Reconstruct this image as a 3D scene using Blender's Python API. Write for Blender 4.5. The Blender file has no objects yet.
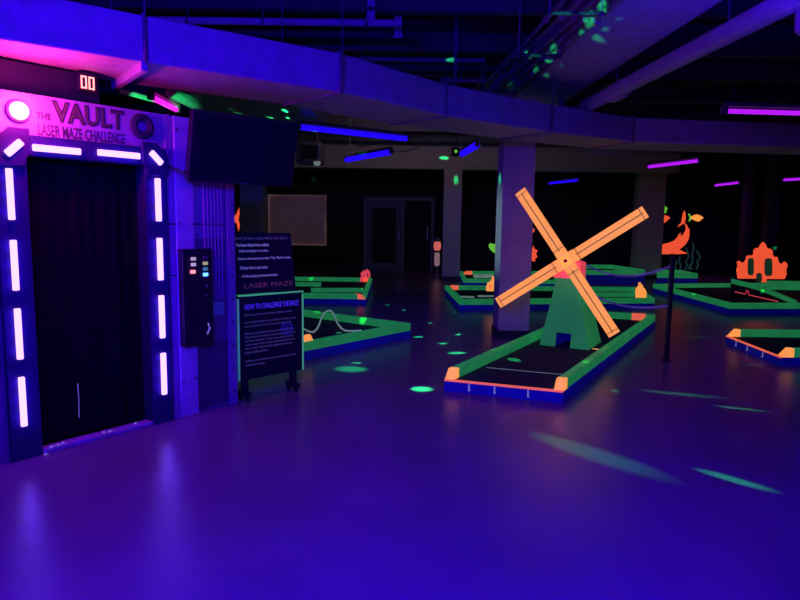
import bpy, bmesh, math, random
from mathutils import Vector, Matrix
random.seed(7)
C = bpy.context.scene.collection
SC = bpy.context.scene
PI = math.pi

# ------------------------------------------------------------------ camera
F = 640.0; H = 1.6
PITCH = math.radians(7.0); ROLL = math.radians(0.77)
CM = Matrix.Rotation(PI/2-PITCH, 3, 'X') @ Matrix.Rotation(ROLL, 3, 'Z')
cam_d = bpy.data.cameras.new('camera'); cam = bpy.data.objects.new('camera', cam_d); C.objects.link(cam)
cam.location = (0, 0, H); cam.rotation_euler = CM.to_euler()
cam_d.sensor_width = 36; cam_d.lens = 36*F/800; cam_d.clip_start = 0.05
SC.camera = cam
SC.view_settings.view_transform = 'Standard'
SC.view_settings.look = 'None'

def ray(px, py): return CM @ Vector(((px-400)/F, -(py-300)/F, -1))
def atz(px, py, z=0.0):          # where the sight line meets a level plane
    d = ray(px, py); return Vector((0, 0, H)) + d*((z-H)/d.z)
def aty(px, py, y):              # where it meets an upright plane square to the hall
    d = ray(px, py); return Vector((0, 0, H)) + d*(y/d.y)
def atp(px, py, p, n):           # where it meets any plane
    d = ray(px, py); c = Vector((0, 0, H)); return c + d*((Vector(p)-c).dot(n)/d.dot(n))

# ------------------------------------------------------------------ materials
def mat(name, col, rough=0.6, emis=None, es=0.0, ns=6.0, na=0.15, bump=0.0, metal=0.0, spec=0.5, bs=None, coord='Object'):
    m = bpy.data.materials.new(name); m.use_nodes = True
    nt = m.node_tree; N = nt.nodes; L = nt.links
    b = N['Principled BSDF']
    tc = N.new('ShaderNodeTexCoord'); no = N.new('ShaderNodeTexNoise')
    no.inputs['Scale'].default_value = ns; no.inputs['Detail'].default_value = 5
    L.new(tc.outputs[coord], no.inputs['Vector'])
    mr = N.new('ShaderNodeMapRange')
    mr.inputs['From Min'].default_value = 0.3; mr.inputs['From Max'].default_value = 0.7
    mr.inputs['To Min'].default_value = 1-na; mr.inputs['To Max'].default_value = 1+na
    L.new(no.outputs['Fac'], mr.inputs['Value'])
    def scaled(c):
        v = N.new('ShaderNodeVectorMath'); v.operation = 'SCALE'
        v.inputs[0].default_value = c[:3]; L.new(mr.outputs['Result'], v.inputs['Scale']); return v.outputs['Vector']
    L.new(scaled(col), b.inputs['Base Color'])
    b.inputs['Roughness'].default_value = rough; b.inputs['Metallic'].default_value = metal
    b.inputs['Specular IOR Level'].default_value = spec
    if emis:
        L.new(scaled(emis), b.inputs['Emission Color']); b.inputs['Emission Strength'].default_value = es
    if bump:
        n2 = N.new('ShaderNodeTexNoise'); n2.inputs['Scale'].default_value = bs or ns*8; n2.inputs['Detail'].default_value = 3
        L.new(tc.outputs[coord], n2.inputs['Vector'])
        bu = N.new('ShaderNodeBump'); bu.inputs['Strength'].default_value = bump; bu.inputs['Distance'].default_value = 0.02
        L.new(n2.outputs['Fac'], bu.inputs['Height']); L.new(bu.outputs['Normal'], b.inputs['Normal'])
    return m

M = {}
M['floor'] = mat('floor_sealed_concrete', (.20, .15, .22), .28, ns=1.3, na=.16, bump=.10, bs=55, spec=.5)
M['ceiling'] = mat('ceiling_dark', (.030, .030, .04), .9, ns=2)
M['beam'] = mat('beam_dark_steel', (.055, .055, .065), .7, ns=3)
M['wall'] = mat('wall_black', (.012, .012, .018), .85, ns=2)
M['column'] = mat('column_paint', (.46, .42, .44), .75, ns=5, na=.1, bump=.1)
M['column_warmed'] = mat('column_paint_warmed', (.55, .46, .30), .8, ns=5, na=.1, bump=.1)  # column paint with its colour warmed to offset the blue light
M['duct'] = mat('duct_galvanised', (.50, .48, .52), .6, ns=9, na=.16, bump=.08)
M['duct_dark'] = mat('duct_flange', (.20, .19, .22), .6, ns=9)
M['pipe'] = mat('pipe_paint', (.45, .43, .48), .45, ns=5)
M['pipe_dark'] = mat('pipe_dark', (.16, .17, .19), .4, ns=7, na=.3)
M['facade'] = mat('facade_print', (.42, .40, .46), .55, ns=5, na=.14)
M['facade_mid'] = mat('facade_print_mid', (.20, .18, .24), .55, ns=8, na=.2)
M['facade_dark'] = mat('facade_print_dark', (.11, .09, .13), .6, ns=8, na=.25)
M['facade_light'] = mat('facade_print_light', (.66, .64, .70), .5, ns=6, na=.1)
M['frame'] = mat('doorway_frame', (.022, .012, .085), .5, ns=4)
M['rivet'] = mat('rivet_steel', (.16, .14, .22), .45)
M['curtain'] = mat('curtain_black', (.006, .004, .010), .95, ns=12, spec=.1)
M['black'] = mat('black_plastic', (.018, .016, .024), .45, ns=6)
M['black_matte'] = mat('black_matte', (.010, .009, .016), .85, ns=6)
M['screen'] = mat('screen_glass', (.010, .008, .022), .35, ns=3, spec=.3)
M['led'] = mat('led_violet_white', (.8, .8, .9), .4, (.55, .31, 1.0), 2.5, na=.03)
M['beacon'] = mat('beacon_red_white', (.9, .6, .5), .3, (1.0, .27, .24), 3.4, na=.03)
M['beacon_rim'] = mat('beacon_rim', (.35, .2, .25), .4)
M['digit'] = mat('digit_red', (.8, .2, .2), .4, (1.0, .24, .16), 3.0, na=.03)
M['letter_dark'] = mat('letter_outline', (.035, .03, .05), .6)
M['letter'] = mat('letter_grey', (.11, .16, .075), .6)
M['letter_the'] = mat('letter_grey_violet', (.07, .055, .075), .6)
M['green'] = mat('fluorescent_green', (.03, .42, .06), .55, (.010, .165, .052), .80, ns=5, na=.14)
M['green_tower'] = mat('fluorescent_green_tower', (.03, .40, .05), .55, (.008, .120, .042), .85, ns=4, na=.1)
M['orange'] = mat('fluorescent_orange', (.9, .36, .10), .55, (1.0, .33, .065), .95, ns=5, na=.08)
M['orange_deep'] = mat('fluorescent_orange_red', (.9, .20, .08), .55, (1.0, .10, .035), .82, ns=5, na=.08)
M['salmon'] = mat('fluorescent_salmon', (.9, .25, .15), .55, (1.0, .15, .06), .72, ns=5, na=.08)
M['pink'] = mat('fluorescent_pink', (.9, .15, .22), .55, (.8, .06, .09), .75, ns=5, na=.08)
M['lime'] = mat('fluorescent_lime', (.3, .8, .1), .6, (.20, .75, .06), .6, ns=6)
M['blue'] = mat('skirt_blue', (.02, .02, .45), .5, (.001, .001, .085), .55, ns=4, na=.15)
M['turf'] = mat('turf_black', (.014, .016, .024), .9, ns=30, na=.4, bump=.3)
M['line'] = mat('painted_line_dark', (.30, .28, .05), .6, (.13, .07, .01), .8)
M['white_mark'] = mat('bracket_white', (.6, .6, .62), .5, (.25, .25, .4), .5)
M['dark_hole'] = mat('dark_hole', (.01, .012, .03), .9)
M['window_dark'] = mat('castle_window', (.03, .09, .045), .7, (.012, .04, .02), .5)
M['uv'] = mat('uv_tube_purple', (.2, .03, .4), .4, (.48, .010, .95), 1.05, na=.03)
M['uv_blue'] = mat('uv_tube_blue', (.03, .02, .4), .5, (.014, .001, 1.0), 1.1, na=.03)
M['uv_pink'] = mat('uv_tube_magenta', (.8, .1, .7), .4, (.95, .01, .75), 1.4, na=.03)
M['housing'] = mat('fixture_housing', (.22, .22, .24), .5)
M['wire'] = mat('wire_grey', (.13, .13, .15), .5)
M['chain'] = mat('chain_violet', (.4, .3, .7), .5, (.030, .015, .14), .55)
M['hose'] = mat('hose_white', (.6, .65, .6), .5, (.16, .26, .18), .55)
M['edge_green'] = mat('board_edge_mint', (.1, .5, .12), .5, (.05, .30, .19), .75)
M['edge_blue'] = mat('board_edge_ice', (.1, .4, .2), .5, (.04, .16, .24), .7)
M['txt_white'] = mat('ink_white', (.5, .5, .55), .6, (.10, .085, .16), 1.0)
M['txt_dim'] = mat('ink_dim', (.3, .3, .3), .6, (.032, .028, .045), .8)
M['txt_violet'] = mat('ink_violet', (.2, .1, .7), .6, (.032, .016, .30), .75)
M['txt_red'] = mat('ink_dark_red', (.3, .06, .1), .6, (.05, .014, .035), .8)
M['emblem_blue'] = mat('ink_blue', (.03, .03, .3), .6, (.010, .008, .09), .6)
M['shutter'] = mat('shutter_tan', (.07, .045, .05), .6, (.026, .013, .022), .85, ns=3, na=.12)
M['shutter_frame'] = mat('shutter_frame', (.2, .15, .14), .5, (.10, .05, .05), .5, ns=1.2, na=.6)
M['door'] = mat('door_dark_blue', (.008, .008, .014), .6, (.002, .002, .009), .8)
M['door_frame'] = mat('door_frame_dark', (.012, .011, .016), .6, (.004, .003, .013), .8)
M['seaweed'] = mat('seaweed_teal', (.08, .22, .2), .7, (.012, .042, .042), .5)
M['led_red'] = mat('button_red', (.8, .2, .2), .4, (1, .14, .16), 3)
M['led_blue'] = mat('button_blue', (.3, .5, .9), .4, (.10, .38, 1), 3)
M['btn_cream'] = mat('button_cream', (.7, .65, .5), .5, (.50, .42, .34), .7)
M['btn_yellow'] = mat('button_yellow', (.7, .7, .2), .5, (.38, .38, .10), .8)
M['btn_teal'] = mat('button_teal', (.15, .4, .35), .5, (.03, .15, .15), .8)
M['steel'] = mat('steel', (.55, .52, .6), .35, metal=.6)
M['paper'] = mat('paper_white', (.7, .68, .66), .8, (.2, .17, .22), .5)
M['gum_red'] = mat('globe_red', (.8, .2, .15), .35, (.75, .16, .11), .7, ns=30, na=.3)
M['gum_white'] = mat('body_pale', (.7, .6, .6), .4, (.22, .12, .13), .8, ns=14, na=.4)
M['bulb'] = mat('bulb_pale', (.8, .8, .8), .4, (.2, .25, .2), .5)
M['pale_line'] = mat('pale_line_grey', (.4, .38, .5), .6, (.10, .08, .22), .8)

# ------------------------------------------------------------------ mesh builder
class MB:
    def __init__(s): s.v = []; s.f = []
    def add(s, vs, fs):
        o = len(s.v); s.v += [Vector(p) for p in vs]; s.f += [[o+i for i in f] for f in fs]; return s
    def box(s, a, b, mtx=None):
        (x0, y0, z0), (x1, y1, z1) = a, b
        vs = [Vector(p) for p in ((x0,y0,z0),(x1,y0,z0),(x1,y1,z0),(x0,y1,z0),(x0,y0,z1),(x1,y0,z1),(x1,y1,z1),(x0,y1,z1))]
        if mtx: vs = [mtx @ p for p in vs]
        return s.add(vs, [(0,3,2,1),(4,5,6,7),(0,1,5,4),(1,2,6,5),(2,3,7,6),(3,0,4,7)])
    def prism(s, pts, off):         # polygon (3-D points) swept by vector off
        n = len(pts); off = Vector(off)
        vs = [Vector(p) for p in pts] + [Vector(p)+off for p in pts]
        return s.add(vs, [tuple(range(n))[::-1], tuple(range(n, 2*n))] + [(i, (i+1) % n, n+(i+1) % n, n+i) for i in range(n)])
    def loft(s, rings, closed=True, caps=True):
        n = len(rings[0]); o = len(s.v)
        for r in rings: s.v += [Vector(p) for p in r]
        for k in range(len(rings)-1):
            for i in range(n if closed else n-1):
                j = (i+1) % n
                s.f.append([o+k*n+i, o+k*n+j, o+(k+1)*n+j, o+(k+1)*n+i])
        if caps and closed:
            s.f.append([o+i for i in range(n)][::-1]); s.f.append([o+(len(rings)-1)*n+i for i in range(n)])
        return s
    def tube(s, path, r, seg=10, caps=True):
        path = [Vector(p) for p in path]; rings = []; up = None
        rr = r if isinstance(r, (list, tuple)) else [r]*len(path)
        for i, p in enumerate(path):
            t = (path[min(i+1, len(path)-1)] - path[max(i-1, 0)]).normalized()
            if up is None: up = Vector((0,0,1)) if abs(t.z) < .9 else Vector((1,0,0))
            a = t.cross(up).normalized(); b = a.cross(t).normalized(); up = b
            rings.append([p + (a*math.cos(2*PI*k/seg) + b*math.sin(2*PI*k/seg))*rr[i] for k in range(seg)])
        return s.loft(rings, True, caps)
    def lathe(s, prof, base=(0,0,0), axis=(0,0,1), seg=20):     # prof: (radius, height)
        ax = Vector(axis).normalized(); a = ax.orthogonal().normalized(); b = ax.cross(a); base = Vector(base)
        rings = [[base + ax*h + (a*math.cos(2*PI*k/seg)+b*math.sin(2*PI*k/seg))*max(r, .0004) for k in range(seg)] for r, h in prof]
        return s.loft(rings)
    def torus(s, c, R, r, ax1, ax2, seg=12, sub=6, stretch=1.0):
        c = Vector(c); a = Vector(ax1).normalized(); b = Vector(ax2).normalized(); n = a.cross(b); o = len(s.v)
        for i in range(seg):
            t = 2*PI*i/seg; d = a*math.cos(t)*stretch + b*math.sin(t); dn = (a*math.cos(t)+b*math.sin(t))
            for k in range(sub):
                u = 2*PI*k/sub; s.v.append(c + d*R + dn*r*math.cos(u) + n*r*math.sin(u))
        for i in range(seg):
            for k in range(sub):
                i2 = (i+1) % seg; k2 = (k+1) % sub
                s.f.append([o+i*sub+k, o+i2*sub+k, o+i2*sub+k2, o+i*sub+k2])
        return s
    def text(s, txt, x0, x1, z0, z1, v, bold=0.0, depth=.002, shear=0.0):   # lettering in local x-z, standing at local y=v
        cu = bpy.data.curves.new('lettering_source', 'FONT'); cu.body = txt; cu.size = 1; cu.offset = bold; cu.extrude = 0.02
        cu.resolution_u = 2
        ob = bpy.data.objects.new('lettering_source', cu); C.objects.link(ob)
        dg = bpy.context.evaluated_depsgraph_get(); dg.update()
        me = bpy.data.meshes.new_from_object(ob.evaluated_get(dg))
        vs = [p.co.copy() for p in me.vertices]; fs = [list(p.vertices) for p in me.polygons]
        bpy.data.objects.remove(ob); bpy.data.curves.remove(cu); bpy.data.meshes.remove(me)
        xs = [p.x for p in vs]; ys = [p.y for p in vs]; zs = [p.z for p in vs]
        ax, bx, ay, by = min(xs), max(xs), min(ys), max(ys); az, bz = min(zs), max(zs)
        out = []
        for p in vs:
            out.append(Vector((x0+(p.x-ax)/(bx-ax)*(x1-x0), v-depth*(p.z-az)/max(bz-az, 1e-6), z0+(p.y-ay)/(by-ay)*(z1-z0))))
        return s.add(out, fs)

def link(name, mb, m, parent=None, origin=None, bev=0.0, smooth=False, world=False):
    me = bpy.data.meshes.new(name); vs = mb.v
    if world and parent is not None:
        inv = root_mtx(parent).inverted(); vs = [inv @ p for p in vs]
    if origin is not None:
        origin = Vector(origin); vs = [p-origin for p in vs]
    me.from_pydata([tuple(p) for p in vs], [], mb.f); me.update()
    bm = bmesh.new(); bm.from_mesh(me); bmesh.ops.recalc_face_normals(bm, faces=bm.faces); bm.to_mesh(me); bm.free()
    me.materials.append(m)
    if smooth:
        for p in me.polygons: p.use_smooth = True
    o = bpy.data.objects.new(name, me); C.objects.link(o)
    if parent is not None: o.parent = parent
    if origin is not None: o.location = origin
    if bev:
        b = o.modifiers.new('edge', 'BEVEL'); b.width = bev; b.segments = 2; b.limit_method = 'ANGLE'; b.angle_limit = .6
    if smooth:
        try:
            bm = bmesh.new(); bm.from_mesh(me)
            for e in bm.edges:
                if len(e.link_faces) == 2 and e.calc_face_angle(0) > .7: e.smooth = False
            bm.to_mesh(me); bm.free()
        except Exception: pass
    return o
def root_mtx(o):
    m = Matrix.Translation(o.location) @ o.rotation_euler.to_matrix().to_4x4()
    return root_mtx(o.parent) @ m if o.parent else m
def tag(o, label, cat, group=None, kind=None):
    if label: o['label'] = label
    if cat: o['category'] = cat
    if group: o['group'] = group
    if kind: o['kind'] = kind
    return o
def thing(name, label, cat, loc=(0,0,0), rotz=0.0, group=None):
    o = bpy.data.objects.new(name, None); C.objects.link(o); o.location = Vector(loc); o.rotation_euler = (0, 0, rotz)
    o.empty_display_size = .1
    return tag(o, label, cat, group)
def struct(name, mb, m, label=None, cat=None, parent=None, bev=0.0):
    o = link(name, mb, m, parent, bev=bev)
    if parent is None: o['kind'] = 'structure'
    if label: tag(o, label, cat)
    return o

# ------------------------------------------------------------------ the room
CEIL = 3.95; WALLY = 21.0
struct('floor', MB().box((-9, -4, -.1), (16, WALLY+.2, 0)), M['floor'])
struct('ceiling', MB().box((-9, -4, CEIL), (16, WALLY+.2, CEIL+.1)), M['ceiling'])
struct('wall_back', MB().box((-9, WALLY, 0), (16, WALLY+.2, CEIL)), M['wall'])
struct('wall_left', MB().box((-9.2, -4, 0), (-9, WALLY+.2, CEIL)), M['wall'])
struct('wall_right', MB().box((16, -4, 0), (16.2, WALLY+.2, CEIL)), M['wall'])

# steel beams across the ceiling
for y in (4.6, 6.35, 7.75, 9.0, 10.6, 12.4, 14.4, 16.2):
    mb = MB()
    mb.box((-8.9, y-.06, 3.56), (15.9, y+.06, 3.60)); mb.box((-8.9, y-.012, 3.60), (15.9, y+.012, 3.90)); mb.box((-8.9, y-.06, 3.90), (15.9, y+.06, CEIL))
    o = struct('ceiling_beam', mb, M['beam'])
# heavier beam over the far columns
struct('ceiling_beam', MB().box((-8.9, 17.6, 3.02), (7.5, 18.1, 3.5)).box((-8.9, 17.75, 3.5), (7.5, 17.95, CEIL)), M['column'])

def column(xl, xr, py, y, w, m, top=CEIL, base=True):
    a = aty(xl, py, y).x; b = aty(xr, py, y).x
    mb = MB().box((a, y, 0), (b, y+w, top))
    o = struct('column', mb, m, bev=.012)
    if base:
        link('base_shade', MB().box((a-.012, y-.012, 0), (b+.012, y+w+.012, .12)), M['black'], o)  # black band standing in for the shade at the column foot
    return o
column(501, 533, 230, 8.75, .50, M['column'])
column(443, 461, 230, 17.5, .45, M['column'], 3.02)
column(636.5, 663.5, 230, 18.9, .35, M['column_warmed'])
column(240, 263, 215, 14.0, .50, M['column_warmed'])
column(769, 780, 215, 18.6, .35, M['beam'])
column(746, 753, 215, 18.6, .30, M['beam'])

# roller shutter window and double door in the back wall
wy = WALLY
a = aty(270, 196, wy); b = aty(325, 244, wy)
mb = MB()
n = 16
for i in range(n):
    z0 = b.z + (a.z-b.z)*i/n; z1 = b.z + (a.z-b.z)*(i+1)/n
    mb.box((a.x, wy-.05, z0), (b.x, wy-.01, z1-.012)); mb.box((a.x, wy-.035, z1-.012), (b.x, wy-.01, z1))
win = struct('window_1', mb, M['shutter'])
fb = MB(); w = .05
fb.box((a.x-w, wy-.09, b.z-w), (a.x, wy, a.z+w)); fb.box((b.x, wy-.09, b.z-w), (b.x+w, wy, a.z+w))
fb.box((a.x-w, wy-.09, a.z), (b.x+w, wy, a.z+w)); fb.box((a.x-w, wy-.09, b.z-w), (b.x+w, wy, b.z))
link('window_frame', fb, M['shutter_frame'], win)

a = aty(367, 200, wy); b = aty(430, 275, wy); xm = aty(402, 240, wy).x
dr = struct('door_1', MB().box((a.x, wy-.04, 0), (xm-.01, wy-.005, a.z)), M['door'], bev=.005)
link('door_panel', MB().box((a.x+.18, wy-.055, .25), (xm-.2, wy-.04, a.z-.25)), M['wall'], dr, bev=.01)
link('door_handle', MB().tube([(xm-.1, wy-.045, 1.0), (xm-.1, wy-.1, 1.0), (xm-.1, wy-.1, 1.3), (xm-.1, wy-.045, 1.3)], .014), M['steel'], dr)
fb = MB(); w = .1
fb.box((a.x-w, wy-.08, 0), (a.x, wy, a.z+w)); fb.box((xm-.01, wy-.07, 0), (xm+.07, wy, a.z)); fb.box((a.x-w, wy-.08, a.z), (b.x+w, wy, a.z+w)); fb.box((b.x, wy-.08, 0), (b.x+w, wy, a.z+w))
link('door_frame', fb, M['door_frame'], dr)
d2 = struct('door_2', MB().box((xm+.07, wy-.04, 0), (b.x, wy-.005, a.z)), M['wall'], bev=.005)
link('door_handle', MB().tube([(b.x-.12, wy-.045, 1.0), (b.x-.12, wy-.1, 1.0), (b.x-.12, wy-.1, 1.45), (b.x-.12, wy-.045, 1.45)], .016), M['steel'], d2)

# ------------------------------------------------------------------ laser maze facade
A = atz(37, 455); B = atz(238, 402)
T = (B-A).normalized(); NV = Vector((T.y, -T.x, 0)); ROT = math.atan2(T.y, T.x)
def fac(u, v, z): return A + T*u - NV*v + Vector((0, 0, z))      # facade coordinates to the room (v negative = out of the wall)
fc = thing('maze_entrance', 'lit laser maze entrance with violet light bars framing a dark doorway', 'entrance', A, ROT)
UR = 1.662; UL = -1.3; TOP = 2.38
link('header_panel', MB().box((UL, 0, 2.12), (1.03, .12, TOP)), M['facade'], fc)
link('side_panel', MB().box((UL, 0, 0), (-.165, .12, 2.12)), M['facade_mid'], fc)
link('side_panel', MB().box((1.03, 0, 0), (UR, .12, TOP)), M['facade_mid'], fc)
link('side_wall', MB().box((UR-.06, .12, 0), (UR, 2.2, TOP)), M['wall'], fc)
link('upper_panel', MB().box((UL, .16, TOP-.15), (.62, .22, 2.60)), M['black'], fc)
# right-hand panel details
link('pilaster', MB().box((1.10, -.022, 0), (1.265, 0, TOP)), M['facade_light'], fc, bev=.006)
link('inner_strip', MB().box((1.03, -.012, 0), (1.095, 0, TOP)), M['facade'], fc, bev=.004)
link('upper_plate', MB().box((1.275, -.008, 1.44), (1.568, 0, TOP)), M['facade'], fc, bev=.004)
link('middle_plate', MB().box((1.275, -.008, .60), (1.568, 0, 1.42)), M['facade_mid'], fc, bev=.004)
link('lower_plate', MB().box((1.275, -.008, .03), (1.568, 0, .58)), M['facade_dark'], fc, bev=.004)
link('edge_trim', MB().box((1.582, -.02, 0), (UR, .02, TOP)), M['facade'], fc, bev=.005)
mb = MB()
for k in range(6):
    u = 1.36+k*.034; mb.tube([(u, -.014, .93), (u, -.014, TOP-.05)], .006, 6)
link('conduit_lines', mb, M['facade'], fc)
link('vent_plate', MB().box((1.36, -.02, .80), (1.54, -.008, .91)), M['emblem_blue'], fc, bev=.004)
def riv(*a): link('rivet', MB().lathe(*a), M['rivet'], fc)
for z in [.12+.2*k for k in range(12)]:
    riv([(.014, 0), (.012, .006), (.004, .010)], (1.625, -.02, z), (0, -1, 0), 8)
for z in (.3, .72, 1.14, 1.56, 1.98, 2.28):
    for u in (1.125, 1.24): riv([(.014, 0), (.012, .006), (.004, .010)], (u, -.022, z), (0, -1, 0), 8)
    riv([(.010, 0), (.008, .005), (.003, .008)], (1.062, -.012, z+.1), (0, -1, 0), 8)
for u in (1.30, 1.545):
    for z in (1.47, 1.9, 2.33, .56, .07): riv([(.010, 0), (.008, .005), (.003, .008)], (u, -.008, z), (0, -1, 0), 8)
for z in (1.15, 1.55, 1.98): link('panel_seam', MB().box((1.031, -.014, z), (1.568, -.003, z+.012)), M['letter_dark'], fc)
# doorway frame with chamfered corner brackets
fo = MB()
fo.box((-.165, -.03, 0), (.03, .16, 2.0)); fo.box((.845, -.03, 0), (1.03, .16, 2.0)); fo.box((-.165, -.03, 1.985), (1.03, .16, 2.12))
link('doorway_frame', fo, M['frame'], fc, bev=.008)
for sx, cx in ((1, -.165), (-1, 1.03)):
    P = [(0, 1.915), (0, 2.06), (.09, 2.155), (.21, 2.155), (.21, 2.01), (.20, 1.985), (.18, 1.96), (.18, 1.915)]
    link('corner_bracket', MB().prism([(cx+sx*x, -.03, z) for x, z in P], (0, -.025, 0)), M['frame'], fc, bev=.005)
def led(a, b, w, v=-.032):
    a = Vector((a[0], v, a[1])); b = Vector((b[0], v, b[1])); d = (b-a).normalized(); p = Vector((-d.z, 0, d.x))*w/2
    c = w*.12; q = p*.76
    pts = [a+p+d*c, a+q, a-q, a-p+d*c, b-p-d*c, b-q, b+q, b+p-d*c]
    return MB().prism(pts, (0, -.012, 0))
for z0, z1 in ((.229, .560), (.678, 1.011), (1.128, 1.450), (1.577, 1.897)):
    link('light_bar', led((-.083, z0), (-.083, z1), .038), M['led'], fc)
    link('light_bar', led((.941, z0), (.941, z1), .043), M['led'], fc)
link('light_bar', led((.065, 2.040), (.373, 2.040), .042), M['led'], fc)
link('light_bar', led((.491, 2.048), (.805, 2.048), .042), M['led'], fc)
link('light_bar', led((-.100, 1.982), (-.010, 2.068), .046, -.056), M['led'], fc)
link('light_bar', led((.880, 2.085), (.966, 2.005), .044, -.056), M['led'], fc)
BAR_GLOW = []
for z0, z1 in ((.229, .560), (.678, 1.011), (1.128, 1.450), (1.577, 1.897)):
    for u in (-.083, .941):
        for f in (.15, .5, .85): BAR_GLOW.append((u, z0+(z1-z0)*f))
for u0, u1 in ((.065, .373), (.491, .805)):
    for f in (.15, .5, .85): BAR_GLOW.append((u0+(u1-u0)*f, 2.044))
BAR_GLOW += [(-.06, 2.02), (.92, 2.045)]
# dark curtain hung in the doorway
rings = []
nu = 60
front = [(.03+.815*i/nu, .10+.008*math.sin(i*.9)+.006*math.sin(i*.37+1)) for i in range(nu+1)]
mb = MB(); mb.loft([[(u, v, .04) for u, v in front], [(u, v+.01*math.sin(u*9), 1.1) for u, v in front], [(u, v, 1.985) for u, v in front]], closed=False, caps=False)
link('curtain', mb, M['curtain'], fc, smooth=True)
link('curtain_line', MB().tube([(.325, .07, .17), (.329, .07, .30), (.327, .07, .42)], .003, 6), M['pale_line'], fc)  # thin pale emissive line in front of the curtain
link('threshold', MB().box((.03, -.03, 0), (.845, .06, .035)), M['facade'], fc, bev=.008)
link('back_panel', MB().box((-.1, .2, 0), (1.0, .24, 2.1)), M['curtain'], fc)
# lettering and emblem on the header
lv = -.001
mb = MB().text('VAULT', .214, .716, 2.222, 2.362, lv, bold=.045); link('word_outline', mb, M['letter_dark'], fc)
mb = MB().text('VAULT', .226, .704, 2.234, 2.350, lv-.003, bold=.008); link('word', mb, M['letter'], fc)
link('word', MB().text('THE', .112, .206, 2.228, 2.272, lv, bold=.03), M['letter_the'], fc)
link('word_outline', MB().text('LASER MAZE CHALLENGE', .118, .716, 2.126, 2.200, lv, bold=.012), M['letter_the'], fc)
mb = MB().torus((.848, -.004, 2.268), .064, .030, (1, 0, 0), (0, 0, 1), 28, 8)
link('emblem_ring', mb, M['letter_dark'], fc, smooth=True)
mb = MB()
for k in range(8):
    t = PI/8+k*PI/4; mb.box((-.010, 0, .030), (.010, .006, .055), Matrix.Translation((.848, -.009, 2.268)) @ Matrix.Rotation(t, 4, 'Y'))
mb.box((.822, -.008, 2.242), (.874, 0, 2.294))
link('emblem_star', mb, M['facade'], fc)

# beacon lamp on the header
bc = thing('beacon_lamp', 'glowing round red beacon lamp on the header of the maze entrance', 'lamp', fac(.0, 0, 2.26), ROT)
link('base', MB().lathe([(.070, 0), (.070, .02), (.062, .028)], (0, 0, 0), (0, -1, 0), 28), M['beacon_rim'], bc, smooth=True)
link('lens', MB().lathe([(.058, .026), (.056, .042), (.046, .060), (.026, .070), (.0, .074)], (0, 0, 0), (0, -1, 0), 28), M['beacon'], bc, smooth=True)

# red figures display over the facade
p = atp(85.5, 89.5, fac(0, .12, 0), NV)
dp = thing('score_display', 'small red glowing digit display above the maze entrance header', 'display', p, ROT)
link('case', MB().box((-.055, -.03, -.015), (.060, .03, .11)), M['black'], dp, bev=.004)
def seg7(x, z, w, h, on):
    mb = MB(); t = .009
    S = {'a': ((x, z+h-t), (x+w, z+h)), 'd': ((x, z), (x+w, z+t)), 'g': ((x, z+h/2-t/2), (x+w, z+h/2+t/2)), 'f': ((x, z+h/2), (x+t, z+h)), 'b': ((x+w-t, z+h/2), (x+w, z+h)), 'e': ((x, z), (x+t, z+h/2)), 'c': ((x+w-t, z), (x+w, z+h/2))}
    for k in on: mb.box((S[k][0][0], -.036, S[k][0][1]), (S[k][1][0], -.031, S[k][1][1]))
    return mb
link('digit', seg7(-.046, .0, .040, .085, 'abcdef'), M['digit'], dp)
link('digit', seg7(.008, .0, .040, .085, 'abcdef'), M['digit'], dp)

# control box
cb = thing('control_box', 'tall black control box with small lit buttons on the entrance wall', 'control box', fac(1.238, -.022, .585), ROT)
link('case', MB().box((-.138, -.07, 0), (.138, 0, .777)), M['black'], cb, bev=.008)
def btn(u, z, m, label, w=.042, h=.026):
    o = link('button', MB().box((u-w/2, -.084, z-h/2), (u+w/2, -.069, z+h/2)), m, cb, bev=.004); o['label'] = label
btn(-.045, .700, M['btn_cream'], 'upper cream button'); btn(-.045, .655, M['btn_cream'], 'lower cream button'); btn(-.052, .598, M['led_red'], 'lit red button')
btn(.065, .660, M['btn_yellow'], 'yellow green button'); btn(.065, .615, M['btn_teal'], 'dim teal button'); btn(.065, .570, M['led_blue'], 'lit blue button')
btn(.068, .705, M['facade_dark'], 'unlit button')
link('key_lock', MB().lathe([(.010, 0), (.010, .008), (.004, .010)], (.074, -.07, .478), (0, -1, 0), 12), M['steel'], cb)
link('key_lock', MB().lathe([(.008, 0), (.008, .008), (.003, .010)], (.064, -.07, .400), (0, -1, 0), 12), M['steel'], cb)
link('access_door', MB().box((-.115, -.075, .03), (.115, -.069, .30)), M['black_matte'], cb, bev=.003)
link('latch', MB().tube([(.068, -.078, .085), (.062, -.10, .11), (.078, -.10, .135), (.066, -.10, .155), (.08, -.078, .17)], .007, 6), M['paper'], cb)

# paper scraps along the threshold
first = None
for k, (u, v) in enumerate([(.035, -.045), (.085, -.028), (.13, -.020), (.17, -.012), (.46, -.005), (.505, -.018), (.72, .015)]):
    zz = .036 if v > -.03 else .002
    if first is None:
        mb = MB().add([(-.018, -.006, .0), (.012, -.010, .006), (.020, .008, .002), (-.010, .010, .008), (0, 0, .014)], [(0, 1, 4), (1, 2, 4), (2, 3, 4), (3, 0, 4)])
        o = first = link('paper_scrap', mb, M['paper'])
    else:
        o = first.copy(); C.objects.link(o)
    o.location = fac(u, v if zz > .01 else -.05, zz); o.rotation_euler = (0, 0, k*1.3)
    tag(o, 'tiny crumpled white paper scrap on the doorway threshold', 'scrap', 'paper scraps on the doorway threshold')

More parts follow.
